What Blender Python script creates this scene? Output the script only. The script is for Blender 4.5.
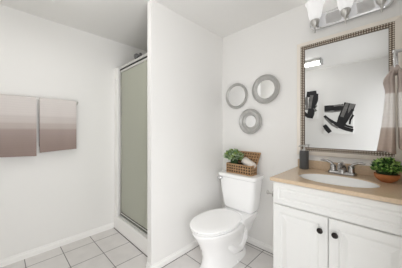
import bpy, bmesh, math, random
from mathutils import Vector, Matrix, Euler
random.seed(7)
PI = math.pi
S = bpy.context.scene
for o in list(bpy.data.objects):
    bpy.data.objects.remove(o)
COL = S.collection

# ------------------------------------------------------------------ camera, world, exposure
cam_d = bpy.data.cameras.new('camera')
cam = bpy.data.objects.new('camera', cam_d)
COL.objects.link(cam)
cam.location = (0, -1.96, 1.2728)
cam.rotation_euler = (PI / 2, 0, math.radians(44.33))
cam_d.sensor_width = 36
cam_d.lens = 195.2 / 402 * 36
cam_d.shift_y = -4.04 / 402
cam_d.clip_start = 0.02
S.camera = cam
w = bpy.data.worlds.new('world')
S.world = w
w.use_nodes = True
w.node_tree.nodes['Background'].inputs[0].default_value = (0.9, 0.92, 1, 1)
w.node_tree.nodes['Background'].inputs[1].default_value = 0.3
S.view_settings.view_transform = 'Standard'
S.view_settings.look = 'None'
S.view_settings.exposure = 0.2
S.view_settings.gamma = 1
S.view_settings.use_curve_mapping = False
S.cycles.max_bounces = 16
S.cycles.diffuse_bounces = 10
S.cycles.use_denoising = True
S.cycles.denoising_prefilter = 'ACCURATE'
S.cycles.caustics_reflective = False
S.cycles.sample_clamp_indirect = 6
S.cycles.blur_glossy = .5
S.render.filter_size = 0.95
CEILING_LAMP = 10.5
VANITY_LAMP = 0.5
# unseen fill light, added outside an invented doorway in the right wall
hl = bpy.data.lights.new('added_fill', 'AREA')
hl.shape = 'RECTANGLE'
hl.size, hl.size_y = 1.9, 1.0
hl.energy = 22
hl.color = (.97, .985, 1)
hlo = bpy.data.objects.new('added_fill', hl)
COL.objects.link(hlo)
hlo.location = (.34, -1.72, 1.03)
hlo.rotation_euler = (0, PI / 2, math.radians(-22))      # slants in towards the basin wall

# ------------------------------------------------------------------ helpers
def srgb(r, g, b):
    f = lambda c: (c / 255 / 12.92) if c / 255 <= .04045 else ((c / 255 + .055) / 1.055) ** 2.4
    return (f(r), f(g), f(b), 1)

def mat(name, col, rough=.5, metal=0, emit=0, noise=0, nscale=20, bump=0, bscale=60, spec=None, coat=0):
    m = bpy.data.materials.new(name)
    m.use_nodes = True
    nt = m.node_tree
    b = nt.nodes['Principled BSDF']
    b.inputs['Base Color'].default_value = col
    b.inputs['Roughness'].default_value = rough
    b.inputs['Metallic'].default_value = metal
    if spec is not None: b.inputs['Specular IOR Level'].default_value = spec
    if coat: b.inputs['Coat Weight'].default_value = coat
    if emit:
        b.inputs['Emission Color'].default_value = col
        b.inputs['Emission Strength'].default_value = emit
    tc = nt.nodes.new('ShaderNodeTexCoord')
    if noise:
        n = nt.nodes.new('ShaderNodeTexNoise')
        n.inputs['Scale'].default_value = nscale
        n.inputs['Detail'].default_value = 4
        nt.links.new(tc.outputs['Object'], n.inputs['Vector'])
        r = nt.nodes.new('ShaderNodeValToRGB')
        r.color_ramp.elements[0].position = .3
        r.color_ramp.elements[1].position = .7
        r.color_ramp.elements[0].color = tuple(c * (1 - noise) for c in col[:3]) + (1,)
        r.color_ramp.elements[1].color = tuple(min(1, c * (1 + noise)) for c in col[:3]) + (1,)
        nt.links.new(n.outputs['Fac'], r.inputs['Fac'])
        nt.links.new(r.outputs['Color'], b.inputs['Base Color'])
    if bump:
        n2 = nt.nodes.new('ShaderNodeTexNoise')
        n2.inputs['Scale'].default_value = bscale
        n2.inputs['Detail'].default_value = 3
        nt.links.new(tc.outputs['Object'], n2.inputs['Vector'])
        bp = nt.nodes.new('ShaderNodeBump')
        bp.inputs['Strength'].default_value = bump
        bp.inputs['Distance'].default_value = .004
        nt.links.new(n2.outputs['Fac'], bp.inputs['Height'])
        nt.links.new(bp.outputs['Normal'], b.inputs['Normal'])
    return m

def obj(name, bm, m, parent=None, loc=None, smooth=None, bevel=0, seg=2):
    bmesh.ops.recalc_face_normals(bm, faces=bm.faces[:])
    me = bpy.data.meshes.new(name)
    bm.to_mesh(me)
    bm.free()
    if isinstance(m, (list, tuple)):
        for k in m: me.materials.append(k)
    else:
        me.materials.append(m)
    o = bpy.data.objects.new(name, me)
    COL.objects.link(o)
    if smooth is not None:
        for p in me.polygons: p.use_smooth = True
        if smooth < 179:
            me.set_sharp_from_angle(angle=math.radians(smooth))
    if parent is not None: o.parent = parent
    if loc is not None: o.location = loc
    if bevel:
        md = o.modifiers.new('bevel', 'BEVEL')
        md.width = bevel
        md.segments = seg
        md.limit_method = 'ANGLE'
        md.angle_limit = math.radians(40)
        for p in me.polygons: p.use_smooth = True
        me.set_sharp_from_angle(angle=math.radians(40))
        md.harden_normals = False
    return o

def tag(o, label=None, cat=None, group=None, kind=None):
    if label: o['label'] = label
    if cat: o['category'] = cat
    if group: o['group'] = group
    if kind: o['kind'] = kind
    return o

def thing(name, label, cat, loc=(0, 0, 0), rz=0, group=None):
    o = bpy.data.objects.new(name, None)
    o.empty_display_size = .05
    COL.objects.link(o)
    o.location = loc
    o.rotation_euler = (0, 0, rz)
    return tag(o, label, cat, group)

def struct(name, bm, m, parent=None, **k):
    return tag(obj(name, bm, m, parent, **k), kind='structure')

def copy_tree(o, parent=None):
    c = o.copy()
    COL.objects.link(c)
    if parent is not None: c.parent = parent
    for ch in [x for x in bpy.data.objects if x.parent == o]:
        copy_tree(ch, c)
    return c

def B(): return bmesh.new()

def box(bm, x0, x1, y0, y1, z0, z1, M=None):
    vs = [bm.verts.new((x, y, z)) for z in (z0, z1) for y in (y0, y1) for x in (x0, x1)]
    if M is not None:
        for v in vs: v.co = M @ v.co
    for f in ((0, 1, 3, 2), (4, 6, 7, 5), (0, 4, 5, 1), (2, 3, 7, 6), (0, 2, 6, 4), (1, 5, 7, 3)):
        bm.faces.new([vs[i] for i in f])
    return bm

def loft(bm, rings, cap0=True, cap1=True, closed=True):
    R = [[bm.verts.new(p) for p in r] for r in rings]
    n = len(R[0])
    for a, b in zip(R, R[1:]):
        for i in range(n if closed else n - 1):
            j = (i + 1) % n
            bm.faces.new((a[i], a[j], b[j], b[i]))
    if cap0: bm.faces.new(R[0][::-1])
    if cap1: bm.faces.new(R[-1])
    return R

def lathe(bm, prof, n=32, M=None, cap0=True, cap1=True):
    rings = []
    for r, z in prof:
        ring = [Vector((r * math.cos(2 * PI * i / n), r * math.sin(2 * PI * i / n), z)) for i in range(n)]
        if M is not None: ring = [M @ v for v in ring]
        rings.append(ring)
    return loft(bm, rings, cap0, cap1)

def tube(bm, pts, r, n=10, cap=True):
    pts = [Vector(p) for p in pts]
    rs = r if isinstance(r, (list, tuple)) else [r] * len(pts)
    up = None
    rings = []
    for i, p in enumerate(pts):
        a = pts[max(i - 1, 0)]
        b = pts[min(i + 1, len(pts) - 1)]
        t = (b - a).normalized()
        if up is None:
            up = Vector((0, 0, 1)) if abs(t.z) < .9 else Vector((1, 0, 0))
        u = (up - t * up.dot(t)).normalized()
        v = t.cross(u)
        up = u
        rings.append([p + (u * math.cos(2 * PI * k / n) + v * math.sin(2 * PI * k / n)) * rs[i] for k in range(n)])
    return loft(bm, rings, cap, cap)

def rrect(cx, cy, hx, hy, r, z, n=6):
    out = []
    for sx, sy, a0 in ((1, 1, 0), (-1, 1, 90), (-1, -1, 180), (1, -1, 270)):
        for k in range(n + 1):
            a = math.radians(a0 + 90 * k / n)
            out.append(Vector((cx + sx * (hx - r) + r * math.cos(a), cy + sy * (hy - r) + r * math.sin(a), z)))
    return out

def egg(cx, y0, y1, rx, z, n=48, split=.46, e=1.0):
    # y0 = front (minus), y1 = back; the widest place at 'split' of the way from the back
    yc = y1 + (y0 - y1) * split
    out = []
    for k in range(n):
        t = 2 * PI * k / n
        c, s = math.cos(t), math.sin(t)
        c2 = math.copysign(abs(c) ** e, c)
        s2 = math.copysign(abs(s) ** e, s)
        out.append(Vector((cx + rx * c2, yc + s2 * ((y1 - yc) if s > 0 else (yc - y0)), z)))
    return out

def panel(bm, x0, x1, z0, z1, yf, yb, steps):
    """slab facing -y; steps = (inset, depth behind the front)"""
    rect = lambda i, y: [Vector((x0 + i, y, z0 + i)), Vector((x1 - i, y, z0 + i)), Vector((x1 - i, y, z1 - i)), Vector((x0 + i, y, z1 - i))]
    rings = [rect(0, yb)] + [rect(i, yf + d) for i, d in steps]
    loft(bm, rings)
    return bm

# ------------------------------------------------------------------ materials
M = {}
M['wall'] = mat('wall_paint', srgb(235, 234, 232), .6, bump=.02, bscale=140)
M['ceil'] = mat('ceiling_paint', srgb(233, 232, 230), .8)
M['trim'] = mat('white_trim_paint', srgb(243, 242, 240), .4)
M['cab'] = mat('white_cabinet_paint', srgb(229, 229, 227), .4)
M['porc'] = mat('porcelain', srgb(250, 250, 250), .12, coat=.4)
M['basin'] = mat('bright_porcelain', srgb(250, 250, 249), .12, coat=.4)
M['nickel'] = mat('satin_nickel', (.42, .41, .40, 1), .22, 1)
M['seat'] = mat('white_seat_plastic', srgb(252, 252, 252), .25)
M['chrome'] = mat('chrome', (.72, .72, .73, 1), .12, 1)
M['brush'] = mat('brushed_nickel', (.55, .54, .52, 1), .3, 1)
M['alu'] = mat('pale_aluminium', (.8, .8, .78, 1), .35, 1)
M['mirror'] = mat('mirror_glass', (.72, .725, .725, 1), .01, 1)
M['mirrorclear'] = mat('small_mirror_glass', (.93, .935, .935, 1), .02, 1)
M['bronze'] = mat('dark_bronze', srgb(45, 40, 38), .35, .7)
M['gap'] = mat('dark_rubber_gap', srgb(40, 40, 38), .7)
M['grout'] = mat('dark_seal', srgb(95, 92, 85), .6)
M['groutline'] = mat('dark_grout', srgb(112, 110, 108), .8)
M['stone'] = mat('beige_stone', srgb(208, 185, 158), .2, noise=.07, nscale=90)
M['silverbead'] = mat('antique_silver_bead', srgb(222, 214, 202), .35, .5)
M['champagne'] = mat('champagne_moulding', srgb(240, 233, 223), .4, .05)
M['darkbead'] = mat('dark_bronze_channel', srgb(112, 98, 84), .5, .3)
M['greyframe'] = mat('grey_pewter_frame', srgb(180, 179, 176), .35, .25, noise=.06, nscale=30)
M['pot'] = mat('terracotta', srgb(178, 112, 66), .55, noise=.2, nscale=25)
M['soap'] = mat('charcoal_ceramic', srgb(88, 88, 88), .4)
M['weave'] = mat('woven_seagrass', srgb(168, 134, 98), .75, noise=.22, nscale=60)
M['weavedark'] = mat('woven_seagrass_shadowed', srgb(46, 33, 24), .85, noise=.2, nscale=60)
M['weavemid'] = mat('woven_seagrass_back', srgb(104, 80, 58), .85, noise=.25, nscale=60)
M['cloth'] = mat('white_washcloth', srgb(226, 218, 210), .95, bump=.4, bscale=200)
M['leaf'] = mat('boxwood_leaf', srgb(84, 136, 54), .5, noise=.5, nscale=18)
M['leafdeep'] = mat('deep_green_leaf', srgb(44, 82, 34), .5, noise=.3, nscale=18)
M['leafolive'] = mat('olive_leaf', srgb(134, 152, 80), .5, noise=.35, nscale=18)
M['leafdark'] = mat('succulent_leaf', srgb(98, 130, 90), .55, noise=.5, nscale=25)
M['leafpale'] = mat('pale_succulent_leaf', srgb(190, 204, 172), .55, noise=.3, nscale=25)
M['moss'] = mat('dark_moss', srgb(40, 62, 30), .9)
M['canvas'] = mat('white_canvas', srgb(238, 238, 236), .8)
M['ink'] = mat('black_paint', srgb(28, 28, 30), .6, noise=.4, nscale=12)
M['inkgrey'] = mat('grey_paint', srgb(120, 118, 116), .7, noise=.3, nscale=14)
M['housing'] = mat('white_enamel', srgb(235, 235, 232), .4)
M['capgrey'] = mat('grey_end_cap', srgb(100, 100, 100), .5)
M['caplight'] = mat('light_grey_end_cap', srgb(178, 178, 176), .5)

def lamp_mat(name, col, strength):
    m = mat(name, col, .3)
    b = m.node_tree.nodes['Principled BSDF']
    b.inputs['Emission Color'].default_value = col
    b.inputs['Emission Strength'].default_value = strength
    return m
M['diffuser'] = lamp_mat('lit_diffuser', (1, .99, .975, 1), CEILING_LAMP)
M['shade'] = lamp_mat('lit_frosted_glass', (1, .985, .965, 1), VANITY_LAMP)
M['shade'].node_tree.nodes['Principled BSDF'].inputs['Base Color'].default_value = (.4, .4, .4, 1)

def tile_mat():
    m = bpy.data.materials.new('grey_floor_tile')
    m.use_nodes = True
    nt = m.node_tree
    b = nt.nodes['Principled BSDF']
    N, L = nt.nodes.new, nt.links.new
    tc = N('ShaderNodeTexCoord')
    sep = N('ShaderNodeSeparateXYZ')
    L(tc.outputs['Object'], sep.inputs[0])
    def math_(op, a, bb=None):
        n = N('ShaderNodeMath')
        n.operation = op
        for k, v in ((0, a), (1, bb)):
            if v is None: continue
            if isinstance(v, (int, float)): n.inputs[k].default_value = v
            else: L(v, n.inputs[k])
        return n.outputs[0]
    S_ = .2905
    fs, ids = [], []
    for ax, off in ((0, -2.13), (1, -1.80)):
        q = math_('DIVIDE', math_('SUBTRACT', sep.outputs[ax], off - S_ * 20), S_)
        fr = math_('FRACT', q)
        d = math_('MINIMUM', fr, math_('SUBTRACT', 1, fr))
        fs.append(d)
        ids.append(math_('FLOOR', q))
    d = math_('MINIMUM', fs[0], fs[1])
    g = N('ShaderNodeMapRange')
    g.inputs['From Min'].default_value = .008
    g.inputs['From Max'].default_value = .015
    L(d, g.inputs['Value'])
    cmb = N('ShaderNodeCombineXYZ')
    L(ids[0], cmb.inputs[0]); L(ids[1], cmb.inputs[1])
    wn = N('ShaderNodeTexWhiteNoise')
    L(cmb.outputs[0], wn.inputs['Vector'])
    no = N('ShaderNodeTexNoise')
    no.inputs['Scale'].default_value = 9
    no.inputs['Detail'].default_value = 6
    L(tc.outputs['Object'], no.inputs['Vector'])
    v = math_('ADD', math_('MULTIPLY', wn.outputs['Value'], .25), math_('MULTIPLY', no.outputs['Fac'], .75))
    r = N('ShaderNodeValToRGB')
    r.color_ramp.elements[0].position = .3; r.color_ramp.elements[0].color = srgb(214, 211, 209)
    r.color_ramp.elements[1].position = .7; r.color_ramp.elements[1].color = srgb(226, 223, 221)
    L(v, r.inputs['Fac'])
    mx = N('ShaderNodeMix'); mx.data_type = 'RGBA'
    L(g.outputs['Result'], mx.inputs['Factor'])
    mx.inputs['A'].default_value = srgb(112, 110, 108)
    L(r.outputs['Color'], mx.inputs['B'])
    L(mx.outputs['Result'], b.inputs['Base Color'])
    b.inputs['Roughness'].default_value = .45
    bp = N('ShaderNodeBump'); bp.inputs['Strength'].default_value = .5; bp.inputs['Distance'].default_value = .003
    L(g.outputs['Result'], bp.inputs['Height'])
    L(bp.outputs['Normal'], b.inputs['Normal'])
    return m
M['tile'] = tile_mat()

def band_mat(name, stops, z0, z1):
    """bands woven across a towel, by height on the cloth"""
    m = bpy.data.materials.new(name)
    m.use_nodes = True
    nt = m.node_tree
    b = nt.nodes['Principled BSDF']
    N, L = nt.nodes.new, nt.links.new
    tc = N('ShaderNodeTexCoord')
    sep = N('ShaderNodeSeparateXYZ')
    L(tc.outputs['Object'], sep.inputs[0])
    mr = N('ShaderNodeMapRange')
    mr.inputs['From Min'].default_value = z0
    mr.inputs['From Max'].default_value = z1
    L(sep.outputs[2], mr.inputs['Value'])
    r = N('ShaderNodeValToRGB')
    e = r.color_ramp.elements
    while len(e) < len(stops): e.new(.5)
    for k, (p, c) in enumerate(stops):
        e[k].position = p
        e[k].color = srgb(*c)
    L(mr.outputs['Result'], r.inputs['Fac'])
    wv = N('ShaderNodeTexWave')
    wv.bands_direction = 'Z'
    wv.inputs['Scale'].default_value = 14
    wv.inputs['Distortion'].default_value = 1.2
    L(tc.outputs['Object'], wv.inputs['Vector'])
    mx = N('ShaderNodeMix'); mx.data_type = 'RGBA'; mx.blend_type = 'MULTIPLY'
    mx.inputs['Factor'].default_value = .025
    L(r.outputs['Color'], mx.inputs['A'])
    L(wv.outputs['Color'], mx.inputs['B'])
    L(mx.outputs['Result'], b.inputs['Base Color'])
    b.inputs['Roughness'].default_value = .95
    b.inputs['Specular IOR Level'].default_value = .1
    n2 = N('ShaderNodeTexNoise'); n2.inputs['Scale'].default_value = 260
    L(tc.outputs['Object'], n2.inputs['Vector'])
    bp = N('ShaderNodeBump'); bp.inputs['Strength'].default_value = .35; bp.inputs['Distance'].default_value = .004
    L(n2.outputs['Fac'], bp.inputs['Height'])
    L(bp.outputs['Normal'], b.inputs['Normal'])
    return m

def frosted():
    m = bpy.data.materials.new('frosted_shower_glass')
    m.use_nodes = True
    b = m.node_tree.nodes['Principled BSDF']
    b.inputs['Base Color'].default_value = srgb(226, 228, 214)
    b.inputs['Roughness'].default_value = .45
    b.inputs['Transmission Weight'].default_value = .55
    b.inputs['IOR'].default_value = 1.3
    nt = m.node_tree
    tc = nt.nodes.new('ShaderNodeTexCoord')
    n = nt.nodes.new('ShaderNodeTexNoise'); n.inputs['Scale'].default_value = 220
    bp = nt.nodes.new('ShaderNodeBump'); bp.inputs['Strength'].default_value = .25; bp.inputs['Distance'].default_value = .003
    nt.links.new(tc.outputs['Object'], n.inputs['Vector'])
    nt.links.new(n.outputs['Fac'], bp.inputs['Height'])
    nt.links.new(bp.outputs['Normal'], b.inputs['Normal'])
    return m
M['frost'] = frosted()

# ------------------------------------------------------------------ room shell
XL, XR, YB, YF, H = -2.60, .10, 0.0, -2.316, 2.44
XP0, XP1, YP = -1.60, -1.533, -1.024          # shower partition
T = .1
struct('floor', box(B(), XL - T, XR + T, YF - T, YB + T, -.1, 0), M['tile'])
struct('ceiling', box(B(), XL - T, XR + T, YF - T, YB + T, H, H + .1), M['ceil'])
struct('wall_left', box(B(), XL - T, XL, YF - T, YB + T, 0, H), M['wall'])
DY0, DY1, DZ = -2.24, -1.22, 2.05              # invented doorway, unseen, cut to let the fill light in
bm = box(B(), XR, XR + T, DY1, YB + T, 0, H)
box(bm, XR, XR + T, YF - T, DY0, 0, H)
box(bm, XR, XR + T, DY0, DY1, DZ, H)
struct('wall_right', bm, M['wall'])
bm = box(B(), XR - .012, XR + T + .012, DY1 - .018, DY1 + .05, 0, DZ + .05)
box(bm, XR - .012, XR + T + .012, DY0 - .05, DY0 + .018, 0, DZ + .05)
box(bm, XR - .012, XR + T + .012, DY0 + .018, DY1 - .018, DZ - .018, DZ + .05)
struct('trim_4', bm, M['trim'])
bm = box(B(), 1.2, 1.3, -3.2, -.3, 0, H)  # unseen hall, added behind the invented doorway
struct('wall_hall', bm, M['wall'])
struct('floor_hall', box(B(), XR + T, 1.3, -3.2, -.3, -.1, 0), M['tile'])
struct('ceiling_hall', box(B(), XR + T, 1.3, -3.2, -.3, H, H + .1), M['ceil'])
struct('wall_back', box(B(), XL, XR, YB, YB + T, 0, H), M['wall'])
struct('wall_front', box(B(), XL, XR, YF - T, YF, 0, H), M['wall'])
struct('wall_partition', box(B(), XP0, XP1, YP, YB, 0, H), M['wall'])

def baseboard(name, p0, p1, nrm, hb=.068, t=.014):
    """profile swept from p0 to p1 on the floor; nrm points into the room"""
    prof = [(0, 0), (t, 0), (t, hb * .62), (t * .6, hb * .74), (t * .55, hb * .9), (t * .25, hb), (0, hb)]
    bm = B()
    n = Vector((nrm[0], nrm[1], 0))
    loft(bm, [[Vector((p[0], p[1], 0)) + n * a + Vector((0, 0, z)) for a, z in prof] for p in (p0, p1)])
    return struct(name, bm, M['trim'])
baseboard('baseboard_left', (XL, YF), (XL, -.934), (1, 0))
baseboard('baseboard_partition', (XP1, YP - .014), (XP1, 0), (1, 0))
baseboard('baseboard_partition_end', (XP0, YP), (XP1 + .014, YP), (0, -1))
baseboard('baseboard_back', (XP1, 0), (-.615, 0), (0, -1))
baseboard('baseboard_front', (XL, YF), (XR, YF), (0, 1))

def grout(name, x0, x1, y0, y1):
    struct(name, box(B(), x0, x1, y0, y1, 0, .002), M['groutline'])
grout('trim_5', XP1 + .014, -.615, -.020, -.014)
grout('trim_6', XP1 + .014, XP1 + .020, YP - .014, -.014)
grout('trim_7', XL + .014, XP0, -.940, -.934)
# shower curb and pan
struct('trim_1', box(B(), XL, XP0, -.934, -.80, 0, .170), M['trim'], bevel=.008)
struct('trim_2', box(B(), XL, XP0, -.80, 0, 0, .06), M['porc'])
# white post the shower door closes against, left side
struct('trim_3', box(B(), XL, -2.495, -.925, -.845, .170, 2.072), M['trim'], bevel=.004)

# ------------------------------------------------------------------ shower door
sd = thing('shower_door', 'tall frosted glass shower door in a pale metal frame', 'shower door', (-2.05, -.884, .170))
def sdbox(name, x0, x1, y0, y1, z0, z1, m, par=sd, **k):
    o = obj(name, box(B(), x0 + 2.05, x1 + 2.05, y0 + .884, y1 + .884, z0 - .17, z1 - .17), m, par, **k)
    return o
sdbox('header', -2.495, XP0, -.905, -.860, 2.046, 2.072, M['alu'], bevel=.003)
sdbox('header_seal', -2.495, XP0, -.897, -.866, 2.030, 2.046, M['gap'])
sdbox('sill', -2.495, XP0, -.908, -.855, .170, .190, M['alu'], bevel=.003)
sdbox('sill_seal', -2.47, XP0 - .02, -.893, -.872, .192, .204, M['grout'])
sdbox('stile', -2.495, -2.470, -.898, -.868, .192, 2.030, M['brush'], bevel=.003)
sdbox('stile', XP0 - .025, XP0, -.898, -.868, .192, 2.030, M['brush'], bevel=.003)
sdbox('rail', -2.470, XP0 - .025, -.897, -.868, 2.006, 2.030, M['alu'], bevel=.002)
sdbox('rail', -2.470, XP0 - .025, -.895, -.870, .204, .217, M['alu'], bevel=.002)
sdbox('glazing_seal', -2.470, XP0 - .025, -.889, -.877, .217, .2245, M['grout'])
bm = B()
lathe(bm, [(.012, 0), (.014, .004), (.014, .010), (.006, .014)], 16, Matrix.Rotation(PI / 2, 4, 'X'))
obj('glint_clip', bm, M['seat'], sd, (-2.515 + 2.05, -.926 + .884, 1.915 - .17), 45)['label'] = 'small clip on the post, its bright glint painted white'  # the clip's bright highlight is put into its white colour
g = sdbox('glass_panel', -2.470, XP0 - .025, -.886, -.880, .224, 2.006, M['frost'])
# small knob on the header
kb = B()
RX = Matrix.Rotation(PI / 2, 4, 'Y')
lathe(kb, [(.010, -.060), (.028, -.055), (.032, -.036), (.028, -.014), (.013, -.008), (.011, .036), (.016, .040), (.016, .062)], 16, RX)
box(kb, .040, .060, -.010, .010, -.046, .004)
o = obj('knob', kb, M['capgrey'], sd, (-2.065 + 2.05, 0.012, 2.072 - .17 + .046), 40)
o['label'] = 'small grey knob on the header'

# ------------------------------------------------------------------ ceiling light (seen in the mirror)
cl = thing('ceiling_light', 'lit white fluorescent ceiling light, seen in the vanity mirror', 'ceiling light', (-1.42, -1.715, H))
obj('housing', box(B(), -.60, .60, -.060, .060, -.045, 0), M['housing'], cl, bevel=.004)
bm = B()
loft(bm, [[Vector((x, .055 * math.cos(a), -.045 - .045 * math.sin(a) ** .8)) for a in [PI * k / 12 for k in range(13)]] for x in (-.585, .585)])
obj('diffuser', bm, M['diffuser'], cl, smooth=50)
for s in (-1, 1):
    obj('end_cap', box(B(), min(s * .585, s * .61), max(s * .585, s * .61), -.064, .064, -.094, 0), M['caplight' if s > 0 else 'housing'], cl, bevel=.004)

# ------------------------------------------------------------------ left wall: towel rail and two towels
TZ, TX = 1.578, -2.535
tr = thing('towel_rail', 'slim towel rail on the left wall carrying two ombre towels', 'towel rail', (XL, -1.71, TZ))
bm = B(); tube(bm, [(.065, -.36, 0), (.065, .352, 0)], .008, 12)
obj('rail', bm, M['brush'], tr, smooth=50)
for y in (-.355, .345):
    bm = B()
    lathe(bm, [(.024, 0), (.024, .006), (.018, .012), (.010, .02), (.010, .055), (.014, .06), (.014, .075), (.008, .08)], 20, RX)
    obj('post', bm, M['brush'], tr, (0, y, 0), 40)

OMB = [(0, (146, 130, 124)), (.12, (150, 134, 128)), (.3, (159, 144, 138)), (.42, (167, 152, 147)), (.45, (184, 173, 168)),
       (.53, (189, 178, 174)), (.56, (200, 192, 188)), (.66, (203, 195, 192)), (.69, (212, 205, 202)), (1, (216, 210, 207))]
M['ombre'] = band_mat('ombre_towel', OMB, -.53, .01)
M['hem'] = mat('mauve_hem', srgb(140, 118, 113), .95)

def hung_towel(y0, y1, drop, skew, label, seed):
    rnd = random.Random(seed)
    yc = (y0 + y1) / 2
    t = thing('bath_towel', label, 'towel', (TX, yc, TZ), group='ombre bath towels on the left wall rail')
    ph = rnd.random() * 6
    hw = (y1 - y0) / 2
    def pt(u, s, k):
        # u across (-1..1), s along front from top, k layer offset
        y = u * hw
        d = drop + skew * u
        z = -s * d
        wob = .004 * math.sin(u * 3.1 + ph + s * 1.5) * s + .003 * math.sin(u * 7 + ph) * s
        return y, z, wob
    NU, NS = 16, 14
    R = .0115
    TH = .016
    def ring(u, inset=0):
        out = []
        # outer front going up
        for i in range(NS + 1):
            s = 1 - i / NS
            y, z, wob = pt(u, s, 0)
            out.append((R + TH * (.75 + .25 * s) + wob, y, z))
        for a in range(1, 8):
            th = PI * a / 8
            rr = R + TH * .75
            out.append((rr * math.cos(th), u * hw, rr * math.sin(th) * .9))
        for i in range(NS + 1):
            s = i / NS * .9
            y, z, wob = pt(u, s, 0)
            out.append((-(R + TH * .55) - .006 * s + wob * .3, y, z))
        for i in range(NS + 1):
            s = (1 - i / NS) * .9
            y, z, wob = pt(u, s, 0)
            out.append((-(R - .001), y, z))
        for a in range(1, 8):
            th = PI - PI * a / 8
            out.append(((R - .001) * math.cos(th), u * hw, (R - .001) * math.sin(th)))
        for i in range(NS + 1):
            s = i / NS
            y, z, wob = pt(u, s, 0)
            out.append((R + .0005 + wob, y, z))
        return [Vector(p) for p in out]
    bm = B()
    loft(bm, [ring(-1 + 2 * k / NU) for k in range(NU + 1)])
    obj('cloth', bm, M['ombre'], t, smooth=60)
    bm = B()
    rings = []
    for k in range(NU + 1):
        u = -1 + 2 * k / NU
        r_ = []
        for s, x in ((.997, 0), (.997, 1), (1.012, 1), (1.012, 0)):
            y, z, wob = pt(u, s, 0)
            r_.append(Vector((R + wob + (TH + .001 if x else 0), y, z)))
        rings.append(r_)
    loft(bm, rings)
    obj('hem', bm, M['hem'], t)
    return t
hung_towel(-2.035, -1.716, .548, .008, 'ombre mauve towel on the wall rail, cut off by the left picture edge', 3)
hung_towel(-1.692, -1.375, .516, -.010, 'ombre mauve towel on the wall rail, nearer the shower', 5)

# ------------------------------------------------------------------ three round mirrors
def round_mirror(x, z, R, gi, label, style):
    t = thing('round_mirror', label, 'mirror', (x, 0, z), group='round mirrors above the toilet')
    RY = Matrix.Rotation(PI / 2, 4, 'X')       # local z -> -y
    bm = B()
    if style == 0:      # thin rim
        prof = [(R * .96, .0), (R, .008), (R, .022), (R * .96, .030), (R * .91, .028), (R * .87, .020), (gi * R, .012), (gi * R, .0)]
    elif style == 1:    # wide dished rim
        prof = [(R * .94, 0), (R, .012), (R, .030), (R * .965, .036), (R * .93, .034), (R * .90, .022), (R * .80, .012), (R * .70, .010), (gi * R + .005, .016), (gi * R, .012), (gi * R, 0)]
    else:
        prof = [(R * .94, 0), (R, .012), (R, .028), (R * .95, .034), (R * .88, .024), (R * .78, .016), (R * .70, .018), (R * .60, .026), (gi * R + .006, .020), (gi * R, .012), (gi * R, 0)]
    lathe(bm, prof, 48, RY, False, False)
    bm2 = bm
    obj('frame', bm2, M['greyframe'], t, smooth=35)
    bm = B()
    lathe(bm, [(gi * R + .001, .004), (gi * R + .001, .011)], 48, RY)
    obj('mirror_glass', bm, M['mirrorclear'], t)
    return t
round_mirror(-1.316, 1.674, .150, .79, 'round mirror with a thin grey rim, nearest the corner', 0)
round_mirror(-.951, 1.702, .152, .64, 'highest and rightmost round mirror, with a wide dished grey rim', 1)
round_mirror(-1.130, 1.368, .140, .47, 'lowest round mirror, small glass in a broad grey rim', 2)

# ------------------------------------------------------------------ toilet
TXC = -1.190
to = thing('toilet', 'white two-piece toilet with closed lid beside the partition', 'toilet', (TXC, 0, 0))
bm = B()
loft(bm, [egg(0, -.715, -.10, .138, 0, e=.85), egg(0, -.715, -.10, .136, .02, e=.85), egg(0, -.700, -.10, .124, .06, e=.88),
          egg(0, -.695, -.10, .118, .13, e=.9), egg(0, -.715, -.10, .126, .20, e=.95), egg(0, -.748, -.11, .148, .26),
          egg(0, -.782, -.13, .172, .315), egg(0, -.803, -.16, .184, .350), egg(0, -.809, -.19, .187, .364), egg(0, -.804, -.20, .183, .376),
          egg(0, -.770, -.22, .150, .381)])
# rear deck that carries the tank
loft(bm, [rrect(0, -.19, .10, .16, .05, .20), rrect(0, -.185, .135, .165, .05, .30), rrect(0, -.18, .165, .165, .045, .36), rrect(0, -.18, .17, .165, .045, .396), rrect(0, -.18, .16, .155, .04, .403)])
# trapway bulges on both sides
for s in (-1, 1):
    tube(bm, [(s * .085, -.54, .235), (s * .092, -.47, .19), (s * .088, -.38, .12), (s * .080, -.28, .10), (s * .075, -.20, .16), (s * .07, -.17, .25)],
         [.02, .040, .052, .056, .055, .045], 14)
obj('bowl', bm, M['porc'], to, smooth=60)
for s in (-1, 1):
    bm = B()
    lathe(bm, [(.017, 0), (.017, .008), (.013, .02), (.006, .024)], 16)
    obj('bolt_cap', bm, M['seat'], to, (s * .128, -.375, .004), 50)
bm = B()
loft(bm, [egg(0, -.76, -.31, .140, .390, e=.97), egg(0, -.814, -.267, .188, .391, e=.97), egg(0, -.816, -.266, .190, .394, e=.97), egg(0, -.816, -.266, .190, .401, e=.97), egg(0, -.81, -.27, .185, .4025, e=.97), egg(0, -.74, -.32, .120, .4025, e=.97)])
obj('seat', bm, M['seat'], to, smooth=50)
bm = B()
loft(bm, [egg(0, -.74, -.32, .120, .410, e=.97), egg(0, -.818, -.255, .192, .410, e=.97), egg(0, -.824, -.250, .198, .413, e=.97), egg(0, -.824, -.250, .198, .425, e=.97), egg(0, -.811, -.255, .186, .431, e=.97),
          egg(0, -.77, -.29, .155, .435), egg(0, -.65, -.40, .06, .438)])
obj('seat_lid', bm, M['seat'], to, smooth=50)
for s in (-1, 1):
    bm = B()
    tube(bm, [(s * .08 - .025, -.250, .404), (s * .08 + .025, -.250, .404)], .015, 12)
    obj('hinge', bm, M['seat'], to, smooth=50)
bm = B()
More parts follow.
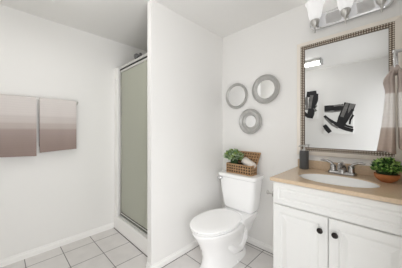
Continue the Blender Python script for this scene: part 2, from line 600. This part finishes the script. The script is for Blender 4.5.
loft(bm, [rrect(0, -.115, .145, .055, .04, .404), rrect(0, -.115, .168, .075, .045, .412), rrect(0, -.117, .186, .088, .045, .44), rrect(0, -.120, .206, .096, .045, .58), rrect(0, -.123, .224, .10, .045, .756)])
obj('tank', bm, M['porc'], to, smooth=50)
bm = B()
loft(bm, [rrect(0, -.126, .226, .104, .04, .754), rrect(0, -.126, .237, .112, .045, .761), rrect(0, -.126, .239, .114, .046, .783), rrect(0, -.126, .234, .109, .043, .793), rrect(0, -.126, .222, .098, .035, .796)])
obj('tank_lid', bm, M['porc'], to, smooth=50)
fl = B()
lathe(fl, [(.018, 0), (.020, .004), (.020, .012), (.012, .016), (.010, .028)], 20, Matrix.Translation((-.188, -.2225, .738)) @ Matrix.Rotation(PI / 2, 4, 'X'))
tube(fl, [(-.175, -.244, .737), (-.190, -.250, .738), (-.206, -.252, .737), (-.217, -.250, .735)], [.012, .018, .018, .012], 10)
obj('flush_lever', fl, M['chrome'], to, smooth=50)['label'] = 'chrome flush lever'

# ------------------------------------------------------------------ basket on the tank
LIDZ = .796
bk = thing('wicker_basket', 'small woven brown basket with open lid on the toilet tank', 'basket', (-1.190, -.108, LIDZ), math.radians(-2))
HX, HY, BH = .155, .056, .100
def weave_wall(bm, p0, p1, nrm, z0, z1, nc, nr, t):
    """open lattice of flat strands over the lining: stakes, and strands that bulge over every second stake"""
    p0, p1, n = Vector(p0), Vector(p1), Vector(nrm)
    d = (p1 - p0).normalized()
    L_ = (p1 - p0).length
    pw, ph_ = L_ / nc, (z1 - z0) / nr
    up = Vector((0, 0, 1))
    for i in range(nc + 1):
        c = p0 + d * (pw * i)
        hw_ = pw * .20
        ring = lambda z: [c - d * hw_ + up * z - n * .001, c + d * hw_ + up * z - n * .001, c + d * hw_ * .7 + up * z + n * t * .6, c - d * hw_ * .7 + up * z + n * t * .6]
        loft(bm, [ring(z0), ring(z1)])
    for j in range(nr + 1):
        z = z0 + ph_ * j
        hh = ph_ * .22
        rings = []
        for i in range(nc * 2 + 1):
            c = p0 + d * (pw * i / 2)
            o_ = t * (.55 + .45 * math.cos(PI * (i / 2 + j)))
            rings.append([c + up * (z - hh) - n * .001, c + up * (z + hh) - n * .001, c + up * (z + hh * .7) + n * (o_ + .001), c + up * (z - hh * .7) + n * (o_ + .001)])
        loft(bm, rings)
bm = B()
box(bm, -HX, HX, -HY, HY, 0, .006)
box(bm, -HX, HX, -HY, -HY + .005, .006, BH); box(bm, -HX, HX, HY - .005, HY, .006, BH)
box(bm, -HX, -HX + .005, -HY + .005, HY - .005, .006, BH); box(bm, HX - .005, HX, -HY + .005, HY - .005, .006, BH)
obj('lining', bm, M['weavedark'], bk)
bm = B()
weave_wall(bm, (-HX, -HY, 0), (HX, -HY, 0), (0, -1, 0), .008, BH - .006, 10, 3, .007)
weave_wall(bm, (HX, -HY, 0), (HX, HY, 0), (1, 0, 0), .008, BH - .006, 4, 3, .007)
weave_wall(bm, (-HX, HY, 0), (-HX, -HY, 0), (-1, 0, 0), .008, BH - .006, 4, 3, .007)
weave_wall(bm, (HX, HY, 0), (-HX, HY, 0), (0, 1, 0), .008, BH - .006, 10, 3, .007)
obj('weave', bm, M['weave'], bk)
bm = B()
for z in (.004, BH):
    pts = rrect(0, 0, HX + .003, HY + .003, .012, z, 3)
    tube(bm, pts + [pts[0]], .0055, 8)
obj('rim', bm, M['weave'], bk, smooth=60)
# the lid leans back on its hinge, open
ld = B()
LM = Matrix.Translation((0, HY + .003, BH + .004)) @ Matrix.Rotation(math.radians(-13), 4, 'X')
tmp = B()
weave_wall(tmp, (-HX, 0, 0), (HX, 0, 0), (0, -1, 0), .004, .126, 10, 4, .006)
weave_wall(tmp, (HX, .006, 0), (-HX, .006, 0), (0, 1, 0), .004, .126, 10, 4, .006)
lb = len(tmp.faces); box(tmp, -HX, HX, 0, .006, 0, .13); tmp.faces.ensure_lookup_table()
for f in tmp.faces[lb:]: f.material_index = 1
tube(tmp, [(-HX, .003, 0), (HX, .003, 0), (HX, .003, .13), (-HX, .003, .13), (-HX, .003, 0)], .005, 8)
for v in tmp.verts:
    v.co = LM @ v.co
    v.co.x += (v.co.z - BH) * .22
obj('lid', tmp, [M['weave'], M['weavemid']], bk)

def leaf(bm, base, d, length, width, cup=.2, mi=0):
    d = Vector(d).normalized()
    side = d.cross(Vector((0, 0, 1)))
    if side.length < .05: side = Vector((1, 0, 0))
    side.normalize()
    side = Matrix.Rotation(random.uniform(-.9, .9), 3, d) @ side
    up = side.cross(d)
    prof = [(0, .12), (.25, .75), (.5, 1), (.78, .7), (1, .05)]
    th = .0012
    rings = []
    for s, w_ in prof:
        c = Vector(base) + d * (length * s) + up * (cup * length * (s - .5) ** 2)
        hw = width * w_ / 2
        rings.append([c - side * hw, c - up * th * 2, c + side * hw, c + up * th - up * cup * hw * .3])
    fs0 = len(bm.faces)
    loft(bm, rings)
    bm.faces.ensure_lookup_table()
    for f in bm.faces[fs0:]: f.material_index = mi

# succulent in the basket
sp = thing('potted_plant', 'grey-green leafy plant in the basket on the toilet tank', 'plant', (-1.272, -.118, LIDZ + .007))
bm = B()
lathe(bm, [(.030, 0), (.038, .05), (.040, .070), (.036, .070), (.034, .05)], 24)
obj('pot', bm, M['pot'], sp, smooth=50)
bm = B()
lathe(bm, [(.03, .06), (.042, .085), (.044, .13), (.034, .18), (.01, .20)], 16)
obj('moss', bm, M['moss'], sp, smooth=60)
bm = B()
for k in range(330):
    a = random.uniform(0, 2 * PI)
    el = math.asin(random.uniform(-.25, 1))
    dr = Vector((math.cos(a) * math.cos(el), math.sin(a) * math.cos(el), math.sin(el)))
    r0 = random.uniform(.55, 1)
    base = Vector((-.004, -.004, .160)) + Vector((dr.x * r0 * .098, dr.y * r0 * .045, dr.z * r0 * .062))
    dd = Vector((dr.x * 1.1, dr.y * .55, dr.z)) + Vector((random.uniform(-.6, .6), random.uniform(-.5, .3), random.uniform(-.2, .5)))
    leaf(bm, base, dd, random.uniform(.034, .056), random.uniform(.022, .034), .25, random.choice((0, 1, 1, 2, 2)))
obj('foliage', bm, [M['leafdark'], M['leafpale'], M['leafolive']], sp, smooth=60)

# rolled washcloth in the basket
rc = B()
RM = Matrix.Translation((-1.100, -.100, LIDZ + .116)) @ Matrix.Rotation(math.radians(-14), 4, 'Z') @ Matrix.Rotation(math.radians(20), 4, 'Y')
rings = []
NT = 60
for x in [-.072, -.069, -.05, 0, .05, .069, .072]:
    e_ = .93 if abs(x) > .07 else 1
    ring = []
    for k in range(NT):
        a = 2 * PI * k / NT
        r_ = (.040 + .002 * math.sin(a * 3 + x * 20)) * e_
        if k == 8: r_ += .003
        ring.append(RM @ Vector((x, r_ * math.cos(a), r_ * math.sin(a))))
    rings.append(ring)
loft(rc, rings)
for s in (-1, 1):   # the spiral of the roll at each end
    pts = [RM @ Vector((s * .0725, (.004 + .032 * k / 60) * math.cos(k * .45), (.004 + .032 * k / 60) * math.sin(k * .45))) for k in range(61)]
    tube(rc, pts, .0018, 6)
tag(obj('rolled_washcloth', rc, M['cloth'], smooth=60), 'rolled white washcloth leaning in the basket on the toilet tank', 'washcloth')

# ------------------------------------------------------------------ vanity cabinet
VX0, VX1, VXC, VF = -.628, XR - .004, -.278, -.545
CZ = .928                      # top of the worktop
va = thing('vanity_cabinet', 'white vanity cabinet with two raised-panel doors under the sink', 'cabinet', (VXC, 0, 0))
def vb(name, bm, m, par=va, **k):
    bmesh.ops.translate(bm, verts=bm.verts, vec=(-VXC, 0, 0))
    return obj(name, bm, m, par, **k)
bm = B()
box(bm, VX0, VX0 + .018, VF + .001, -.003, .0, CZ - .0255)
box(bm, VX1 - .018, VX1, VF + .001, -.003, .0, CZ - .0255)
box(bm, VX0 + .018, VX1 - .018, -.015, -.003, .09, CZ - .0255)
box(bm, VX0 + .018, VX1 - .018, VF + .02, -.015, .09, .108)
box(bm, VX0 + .018, VX1 - .018, VF + .06, VF + .075, 0, .09)
# face frame
box(bm, VX0 + .018, VX1 - .018, VF + .001, VF + .02, CZ - .06, CZ - .0255)
box(bm, VX0 + .018, VX1 - .018, VF + .001, VF + .02, .70, .76)
box(bm, VX0 + .018, VX1 - .018, VF + .001, VF + .02, .09, .13)
box(bm, VXC - .025, VXC + .025, VF + .001, VF + .02, .13, .70)
vb('body', bm, M['cab'])
RP = [(0, .004), (.004, 0), (.050, 0), (.056, .010), (.066, .010), (.092, .001), (.096, 0)]
bm = panel(B(), VX0 + .004, VX1 - .004, .742, CZ - .030, VF - .019, VF, [(0, .004), (.004, 0), (.036, 0), (.043, .006), (.050, .006), (.060, .001), (.06, 0)])
vb('drawer_front', bm, M['cab'])
for s, x0, x1, kx in ((-1, VX0 + .004, VXC - .002, -.318), (1, VXC + .002, VX1 - .004, -.240)):
    d = vb('door', panel(B(), x0, x1, .105, .734, VF - .019, VF, RP), M['cab'])
    bm = B()
    lathe(bm, [(.008, 0), (.007, .012), (.010, .016), (.0165, .020), (.0175, .024), (.0155, .029), (.008, .032)], 24, Matrix.Translation((kx, VF - .019, .650)) @ Matrix.Rotation(PI / 2, 4, 'X'))
    vb('knob', bm, M['bronze'], d, smooth=45)['label'] = 'dark bronze knob'

# toilet roll holder on the hidden side of the vanity
th = thing('toilet_roll_holder', 'chrome toilet roll holder post on the side of the vanity', 'holder', (VX0 + .001, -.45, .768))
bm = B()
lathe(bm, [(.030, 0), (.030, .007), (.022, .016), (.012, .024), (.014, .034), (.025, .040), (.025, .046), (.012, .054)], 20, Matrix.Rotation(-PI / 2, 4, 'Y'))
obj('mount', bm, M['brush'], th, smooth=45)
bm = B()
tube(bm, [(-.028, 0, 0), (-.085, 0, 0)], .009, 10)
lathe(bm, [(.006, 0), (.015, .003), (.016, .012), (.010, .018)], 16, Matrix.Translation((-.082, 0, 0)) @ Matrix.Rotation(-PI / 2, 4, 'Y'))
obj('arm', bm, M['brush'], th, smooth=45)

# ------------------------------------------------------------------ worktop with oval cut-out
SX, SY, RX_, RY_ = -.282, -.330, .231, .162
ct = thing('countertop', 'beige stone countertop with oval sink cut-out and short backsplash', 'countertop', (VXC, 0, CZ))
CX0, CX1, CY0, CY1 = -.640, XR - .001, -.582, -.001
bm = B()
NA = 96
def rect_pt(a):
    c, s = math.cos(a), math.sin(a)
    k = 1e9
    if c > 1e-9: k = min(k, (CX1 - SX) / c)
    if c < -1e-9: k = min(k, (CX0 - SX) / c)
    if s > 1e-9: k = min(k, (CY1 - SY) / s)
    if s < -1e-9: k = min(k, (CY0 - SY) / s)
    return (SX + c * k, SY + s * k)
angs = sorted(set([2 * PI * k / NA for k in range(NA)] + [math.atan2(y - SY, x - SX) % (2 * PI) for x in (CX0, CX1) for y in (CY0, CY1)]))
TK = .025
def orow(sc, z): return [Vector((SX + RX_ * sc * math.cos(a), SY + RY_ * sc * math.sin(a), z)) for a in angs]
def rrow(z, ins=0):
    out = []
    for a in angs:
        x, y = rect_pt(a)
        out.append(Vector((min(max(x, CX0 + ins), CX1), min(max(y, CY0 + ins), CY1), z)))
    return out
loft(bm, [orow(1, -TK), rrow(-TK, .003), rrow(-TK + .003), rrow(-.004), rrow(0, .004), orow(1.02, 0), orow(1.0, -.004), orow(1, -TK)], False, False)
bmesh.ops.remove_doubles(bm, verts=bm.verts, dist=1e-5)
bmesh.ops.translate(bm, verts=bm.verts, vec=(-VXC, 0, 0))
obj('slab', bm, M['stone'], ct, smooth=30)
bm = box(B(), CX0 + .01 - VXC, CX1 - VXC, -.020, -.001, .0002, .072)
obj('backsplash', bm, M['stone'], ct, bevel=.003)

# ------------------------------------------------------------------ basin
sk = thing('sink', 'white oval basin set into the beige countertop', 'sink', (SX, SY, CZ - .006))
bm = B()
def ov(sc, z): return [Vector((RX_ * sc * math.cos(2 * PI * k / 64), RY_ * sc * math.sin(2 * PI * k / 64), z)) for k in range(64)]
loft(bm, [ov(.995, -.008), ov(.995, 0), ov(.975, .001), ov(.955, -.003), ov(.90, -.012), ov(.80, -.034), ov(.66, -.066), ov(.48, -.092), ov(.27, -.108), ov(.12, -.112),
          ov(.12, -.130), ov(.5, -.125), ov(.82, -.105), ov(.95, -.05), ov(.98, -.02)], False, False)
bm.verts.ensure_lookup_table()
loft(bm, [ov(.98, -.02), ov(.995, -.008)], False, False)
bmesh.ops.remove_doubles(bm, verts=bm.verts, dist=1e-5)
obj('basin', bm, M['basin'], sk, smooth=60)
bm = B()
lathe(bm, [(.024, -.130), (.024, -.111), (.019, -.109), (.016, -.112), (.004, -.113)], 24)
obj('drain', bm, M['chrome'], sk, smooth=45)

# ------------------------------------------------------------------ faucet
fa = thing('faucet', 'satin silver two-handle faucet behind the oval sink', 'faucet', (-.277, -.105, CZ))
bm = B()
loft(bm, [rrect(0, 0, .092, .028, .027, 0), rrect(0, 0, .094, .029, .028, .006), rrect(0, 0, .092, .027, .026, .020), rrect(0, 0, .082, .019, .018, .026)])
obj('base_plate', bm, M['nickel'], fa, smooth=50)
for s in (-1, 1):
    bm = B()
    lathe(bm, [(.027, .014), (.024, .022), (.021, .045), (.022, .060), (.018, .070), (.008, .076)], 24, Matrix.Translation((s * .058, 0, 0)))
    tube(bm, [(s * .058, 0, .066), (s * .075, -.003, .085), (s * .098, -.008, .097), (s * .125, -.014, .101), (s * .142, -.018, .099)], [.013, .011, .009, .009, .006], 12)
    obj('handle', bm, M['nickel'], fa, smooth=50)
bm = B()
tube(bm, [(0, .004, .010), (0, .002, .045), (0, -.012, .070), (0, -.045, .082), (0, -.085, .074), (0, -.108, .052)], [.036, .031, .025, .020, .017, .014], 16)
obj('spout', bm, M['nickel'], fa, smooth=50)
bm = B()
tube(bm, [(0, .022, .012), (0, .022, .085)], .003, 8)
lathe(bm, [(.003, .083), (.006, .088), (.006, .096), (.003, .099)], 12, Matrix.Translation((0, .022, 0)))
obj('lift_rod', bm, M['chrome'], fa, smooth=50)

# ------------------------------------------------------------------ soap dispenser
so = thing('soap_dispenser', 'ribbed charcoal soap dispenser with silver pump on the countertop', 'soap dispenser', (-.558, -.075, CZ))
bm = B()
prof = [(.033, 0), (.0365, .003)]
for k in range(24):
    z = .006 + k * .0061
    prof += [(.0375, z), (.0375, z + .0037), (.0355, z + .0048)]
prof += [(.0375, .155), (.033, .161), (.014, .163)]
lathe(bm, prof, 40)
obj('bottle', bm, M['soap'], so, smooth=40)
bm = B()
lathe(bm, [(.016, .162), (.016, .172), (.010, .174), (.006, .176), (.006, .198), (.012, .200), (.012, .210), (.007, .212)], 20)
tube(bm, [(0, 0, .205), (-.015, -.012, .206), (-.032, -.024, .201), (-.036, -.027, .194)], .0055, 10)
obj('pump', bm, M['brush'], so, smooth=45)

# ------------------------------------------------------------------ plant in a bowl on the worktop
pl = thing('potted_plant', 'bushy bright green plant in a round terracotta bowl on the countertop', 'plant', (-.024, -.165, CZ))
bm = B()
lathe(bm, [(.030, 0), (.034, .004), (.054, .018), (.064, .036), (.066, .052), (.058, .054), (.054, .046), (.02, .042)], 40)
obj('bowl', bm, M['pot'], pl, smooth=50)
bm = B()
lathe(bm, [(.045, .046), (.054, .060), (.058, .09), (.045, .125), (.02, .142), (.005, .146)], 20)
obj('moss', bm, M['moss'], pl, smooth=60)
bm = B()
M['leaflight'] = mat('young_boxwood_leaf', srgb(184, 214, 130), .5, noise=.3, nscale=20)
for k in range(420):
    a = random.uniform(0, 2 * PI)
    el = math.asin(random.uniform(-.12, 1))
    dr = Vector((math.cos(a) * math.cos(el), math.sin(a) * math.cos(el), math.sin(el)))
    r0 = random.uniform(.72, 1.0)
    base = Vector((dr.x * .068 * r0, dr.y * .068 * r0, .078 + dr.z * .070 * r0))
    leaf(bm, base, dr * .7 + Vector((random.uniform(-.8, .8), random.uniform(-.8, .8), random.uniform(-.3, .7))), random.uniform(.018, .030), random.uniform(.014, .021), .3, random.choice((0, 0, 1, 1, 2)))
obj('foliage', bm, [M['leaf'], M['leaflight'], M['leafdeep']], pl, smooth=60)

# ------------------------------------------------------------------ vanity mirror
mi = thing('vanity_mirror', 'large rectangular mirror in a beaded champagne frame above the sink', 'mirror', (-.293, 0, 1.05))
mx0, mx1, mz0, mz1 = -.638, .052, 1.047, 2.075
ix0, ix1, iz0, iz1 = -.566, -.018, 1.119, 2.002
def frame_side(x0, x1, z0, z1, steps):
    bm = B()
    rect = lambda i, y: [Vector((x0 + i + .293, y, z0 + i - 1.05)), Vector((x1 - i + .293, y, z0 + i - 1.05)), Vector((x1 - i + .293, y, z1 - i - 1.05)), Vector((x0 + i + .293, y, z1 - i - 1.05))]
    loft(bm, [rect(i, y) for i, y in steps], False, False)
    return bm
obj('outer_moulding', frame_side(mx0, mx1, mz0, mz1, [(.0, -.002), (0, -.014), (.004, -.020), (.012, -.022), (.030, -.029), (.036, -.030), (.036, -.002)]), M['champagne'], mi)
obj('inner_channel', frame_side(mx0, mx1, mz0, mz1, [(.0362, -.004), (.0362, -.026), (.0445, -.024), (.0535, -.0225), (.0625, -.021), (.066, -.019), (.068, -.012), (.073, -.010), (.073, -.004)]), M['darkbead'], mi)
bm = B()
def bead(bm, c, r):
    n, rg = 8, 3
    lay = []
    for j in range(rg):
        e_ = PI / 2 * j / rg
        lay.append([Vector((c[0] + r * math.cos(e_) * math.cos(2 * PI * k / n), c[1] - r * math.sin(e_), c[2] + r * math.cos(e_) * math.sin(2 * PI * k / n))) for k in range(n)])
    R = [[bm.verts.new(p) for p in l] for l in lay]
    top = bm.verts.new((c[0], c[1] - r, c[2]))
    for a, b_ in zip(R, R[1:]):
        for i in range(n):
            j = (i + 1) % n
            bm.faces.new((a[i], a[j], b_[j], b_[i]))
    for i in range(n):
        bm.faces.new((R[-1][i], R[-1][(i + 1) % n], top))
for ins, y, r in ((.0425, -.0245, .0056), (.0588, -.0205, .0056)):
    x0, x1, z0, z1 = mx0 + ins + .293, mx1 - ins + .293, mz0 + ins - 1.05, mz1 - ins - 1.05
    sp_ = r * 2.75
    nx, nz = round((x1 - x0) / sp_), round((z1 - z0) / sp_)
    for k in range(nx):
        bead(bm, (x0 + (x1 - x0) * k / nx, y, z0), r); bead(bm, (x0 + (x1 - x0) * (k + 1) / nx, y, z1), r)
    for k in range(nz):
        bead(bm, (x1, y, z0 + (z1 - z0) * k / nz), r); bead(bm, (x0, y, z0 + (z1 - z0) * (k + 1) / nz), r)
obj('beading', bm, M['silverbead'], mi, smooth=60)
obj('mirror_glass', box(B(), ix0 - .003 + .293, ix1 + .003 + .293, -.012, -.006, iz0 - .003 - 1.05, iz1 + .003 - 1.05), M['mirror'], mi)

# ------------------------------------------------------------------ vanity light
vl = thing('vanity_light', 'chrome three-shade vanity light bar above the framed mirror', 'wall lamp', (-.257, 0, 2.22))
bm = B()
def prect(hx, hz, r, y): return [Vector((p.x, y, p.y)) for p in rrect(0, 0, hx, hz, r, 0, 8)]
loft(bm, [prect(.268, .064, .05, -.001), prect(.270, .066, .052, -.010), prect(.266, .062, .05, -.022), prect(.258, .054, .044, -.026), prect(.250, .046, .038, -.023), prect(.246, .042, .036, -.022)])
obj('backplate', bm, M['chrome'], vl, smooth=40)
for k, x in enumerate((-.207, .002, .207)):
    bm = B()
    tube(bm, [(x, -.022, -.03), (x, -.055, -.045), (x, -.088, -.058), (x, -.105, -.045)], [.008, .007, .007, .008], 10)
    a = obj('arm', bm, M['brush'], vl, smooth=50)
    bm = B()
    lathe(bm, [(.003, -.128), (.0065, -.122), (.0055, -.108), (.006, -.092), (.010, -.086), (.008, -.074)], 14, Matrix.Translation((x, -.105, 0)))
    obj('finial', bm, M['brush'], a, smooth=50)
    bm = B()
    lathe(bm, [(.010, -.078), (.024, -.062), (.033, -.040), (.034, -.022), (.030, -.018), (.012, -.016)], 28, Matrix.Translation((x, -.105, 0)))
    obj('socket', bm, M['brush'], vl, smooth=45)
    bm = B()
    lathe(bm, [(.022, -.020), (.035, -.014), (.044, .006), (.051, .035), (.055, .075), (.062, .105), (.074, .128), (.071, .130), (.059, .105), (.052, .075), (.048, .035), (.041, .008), (.030, -.008)], 36, Matrix.Translation((x, -.105, 0)), False, True)
    obj('lamp_shade', bm, M['shade'], vl, smooth=50)['label'] = 'lit white bell glass'
    pd = bpy.data.lights.new('bulb', 'POINT')
    pd.energy = 0.12
    pd.shadow_soft_size = .03
    pd.color = (1, .97, .93)
    pb = bpy.data.objects.new('bulb', pd)
    COL.objects.link(pb)
    pb.parent = vl
    pb.location = (x, -.105, .085)

# ------------------------------------------------------------------ towel ring and hand towel on the right wall
RYC, RZ0, RR = -.30, 1.682, .064
RGX = .018
tg = thing('towel_ring', 'chrome towel ring holding a hand towel at the right picture edge', 'towel ring', (XR, RYC, RZ0 + RR))
bm = B()
lathe(bm, [(.026, 0), (.026, .006), (.018, .012), (.010, .018), (.009, .075), (.012, .080), (.012, .094), (.008, .098)], 20, Matrix.Rotation(-PI / 2, 4, 'Y'))
obj('post', bm, M['chrome'], tg, smooth=45)
bm = B()
ry = math.radians(6)
pts = [Vector((RGX - XR + RR * math.sin(2 * PI * k / 40) * math.sin(ry), RR * math.sin(2 * PI * k / 40) * math.cos(ry), -RR + RR * math.cos(2 * PI * k / 40))) for k in range(41)]
tube(bm, pts, .0055, 10)
obj('ring', bm, M['chrome'], tg, smooth=50)

HT = [(0, (158, 142, 131)), (.05, (172, 156, 145)), (.27, (188, 173, 163)), (.30, (198, 186, 178)), (.32, (234, 230, 227)), (.715, (236, 233, 230)), (.735, (192, 180, 174)), (.86, (178, 165, 158)), (1, (182, 170, 163))]
M['handtowel'] = band_mat('banded_hand_towel', HT, 1.136, 1.625)
zb = RZ0 - RR                       # bottom of the ring
ht = thing('hand_towel', 'banded beige and white hand towel hanging beside the vanity mirror', 'towel', (0, 0, 0))
def half(x_top, x_bot, side, z_bot, seed, wtop, wbot):
    """one bunched fall of the towel; x ranges given at the ring and at the hem"""
    rnd = random.Random(seed)
    ph = rnd.random() * 6
    rings = []
    NZ, NK = 22, 72
    for i in range(NZ + 1):
        s = i / NZ
        z = (zb + .012) * (1 - s) + z_bot * s
        ss = s ** 1.7
        xa = x_top[0] + (x_bot[0] - x_top[0]) * ss
        xb = x_top[1] + (x_bot[1] - x_top[1]) * ss
        hw = wtop + (wbot - wtop) * ss
        if side < 0: xa -= .014 * math.exp(-((s - .12) / .09) ** 2)
        pinch = .45 + .55 * min(1, s / .10) ** .6
        if side < 0: xa = xb - (xb - xa) * pinch
        else: xb = xa + (xb - xa) * pinch
        ring = []
        for k in range(NK):
            a = 2 * PI * k / NK
            rip = 1 + (.05 + .07 * s) * math.sin(5 * a + ph + s * .6) + .03 * math.sin(9 * a + ph * 2)
            x = (xa + xb) / 2 + (xb - xa) / 2 * max(-1, min(1, 1.15 * math.cos(a))) * (rip if math.cos(a) * side > -.3 else 1)
            y = RYC + hw * math.sin(a) * rip
            ring.append(Vector((x, y, z + .010 * math.sin(a * 2 + ph) * s * s)))
        rings.append(ring)
    return rings
bm = B()
L_ = half((-.022, .014), (-.066, .020), -1, 1.140, 2, .055, .085)
loft(bm, L_)
obj('front_fall', bm, M['handtowel'], ht, smooth=70)
bm = B()
R_ = half((.025, .058), (.030, .084), 1, 1.160, 4, .055, .085)
loft(bm, R_)
obj('back_fall', bm, M['handtowel'], ht, smooth=70)
# the fold over the bottom of the ring
bm = B()
rings = []
for k in range(13):
    y = RYC - .054 + .108 * k / 12
    dz = RR - math.sqrt(max(RR * RR - (y - RYC) ** 2, 0))
    taper = 1 - .35 * abs(y - RYC) / .054
    cx_, cz_ = RGX + (y - RYC) * math.sin(ry), zb + dz * .5
    rings.append([Vector((cx_ + (.031 * math.cos(a)) * taper, y, cz_ + (.024 * math.sin(a)) * taper + .006)) for a in [2 * PI * j / 20 for j in range(20)]])
loft(bm, rings)
obj('fold', bm, M['handtowel'], ht, smooth=70)

# ------------------------------------------------------------------ prints on the wall behind the camera (seen in the mirror)
def stroke(bm, pts, wd, mi=0, y=.0):
    pts = [Vector((p[0], 0, p[1])) for p in pts]
    n = len(pts)
    rings = []
    for i, p in enumerate(pts):
        t = (pts[min(i + 1, n - 1)] - pts[max(i - 1, 0)]).normalized()
        s = Vector((-t.z, 0, t.x))
        wv = (wd[i] if isinstance(wd, list) else wd) / 2 * random.uniform(.85, 1.15)
        rings.append([p + s * wv + Vector((0, y, 0)), p - s * wv + Vector((0, y, 0)), p - s * wv + Vector((0, y + .002, 0)), p + s * wv + Vector((0, y + .002, 0))])
    f0 = len(bm.faces)
    loft(bm, rings)
    bm.faces.ensure_lookup_table()
    for f in bm.faces[f0:]: f.material_index = mi
def art(name, x, z, hw, hh, label, strokes):
    t = thing(name, label, 'art print', (x, YF, z), group='abstract prints facing the mirror')
    obj('canvas', box(B(), -hw, hw, .002, .028, -hh, hh), M['canvas'], t, bevel=.002)
    bm = B()
    for k, (pts, wd, mi) in enumerate(strokes):
        stroke(bm, [(px * hw, pz * hh) for px, pz in pts], wd, mi, .028 + .0003 * k)
    obj('brush_strokes', bm, [M['ink'], M['inkgrey']], t)
    return t
# seen in the mirror left and right stay the same as world x
art('abstract_print', -.687, 1.478, .220, .272, 'black and white abstract print, whole in the mirror, one broad diagonal stroke', [
    ([(-.97, .72), (-.5, .72), (0, .70), (.35, .72)], .11, 0),
    ([(.78, .95), (.6, .5), (.35, 0), (.05, -.62)], [.17, .16, .15, .10], 0),
    ([(.95, .90), (.80, .55), (.80, .2)], .07, 1),
    ([(-.97, .22), (-.7, -.05), (-.3, -.25), (.1, -.5), (.5, -.68), (.97, -.80)], [.04, .06, .05, .07, .07, .06], 0),
    ([(-.97, -.42), (-.8, -.65), (-.55, -.92)], .07, 0),
    ([(.98, .2), (.8, -.1), (.75, -.4)], .03, 0),
    ([(-.3, .85), (.1, .88), (.4, .84)], .03, 1),
    ([(-.95, .5), (-.4, .46), (.2, .5)], .025, 1),
    ([(.62, .98), (.42, .5), (.25, .1)], .05, 1),
    ([(.97, .55), (.7, .2), (.45, -.2)], .045, 0),
    ([(-.9, .05), (-.4, -.42), (.0, -.62)], .03, 1),
    ([(.3, -.35), (.6, -.5), (.97, -.6)], .035, 0)])
art('abstract_print', -1.135, 1.745, .125, .255, 'narrow black and white abstract print cut off by the mirror frame', [
    ([(-.55, .90), (-.2, .88), (.3, .9), (.85, .93)], .11, 0),
    ([(.55, .9), (.4, .4), (.2, -.1), (.05, -.6), (-.1, -.95)], [.13, .15, .13, .12, .10], 0),
    ([(-.55, .7), (-.6, .3), (-.5, 0), (-.6, -.3)], .05, 1),
    ([(.85, .75), (.6, .5)], .05, 0),
    ([(.9, .4), (.55, .2)], .04, 0),
    ([(.85, .0), (.5, -.2), (.8, -.45)], .04, 1),
    ([(-.9, -.5), (-.4, -.8)], .06, 0),
    ([(.9, .85), (.45, .6), (.75, .3), (.35, .05), (.65, -.2)], .05, 0),
    ([(.2, .8), (.0, .3), (-.1, -.2)], .05, 1)])
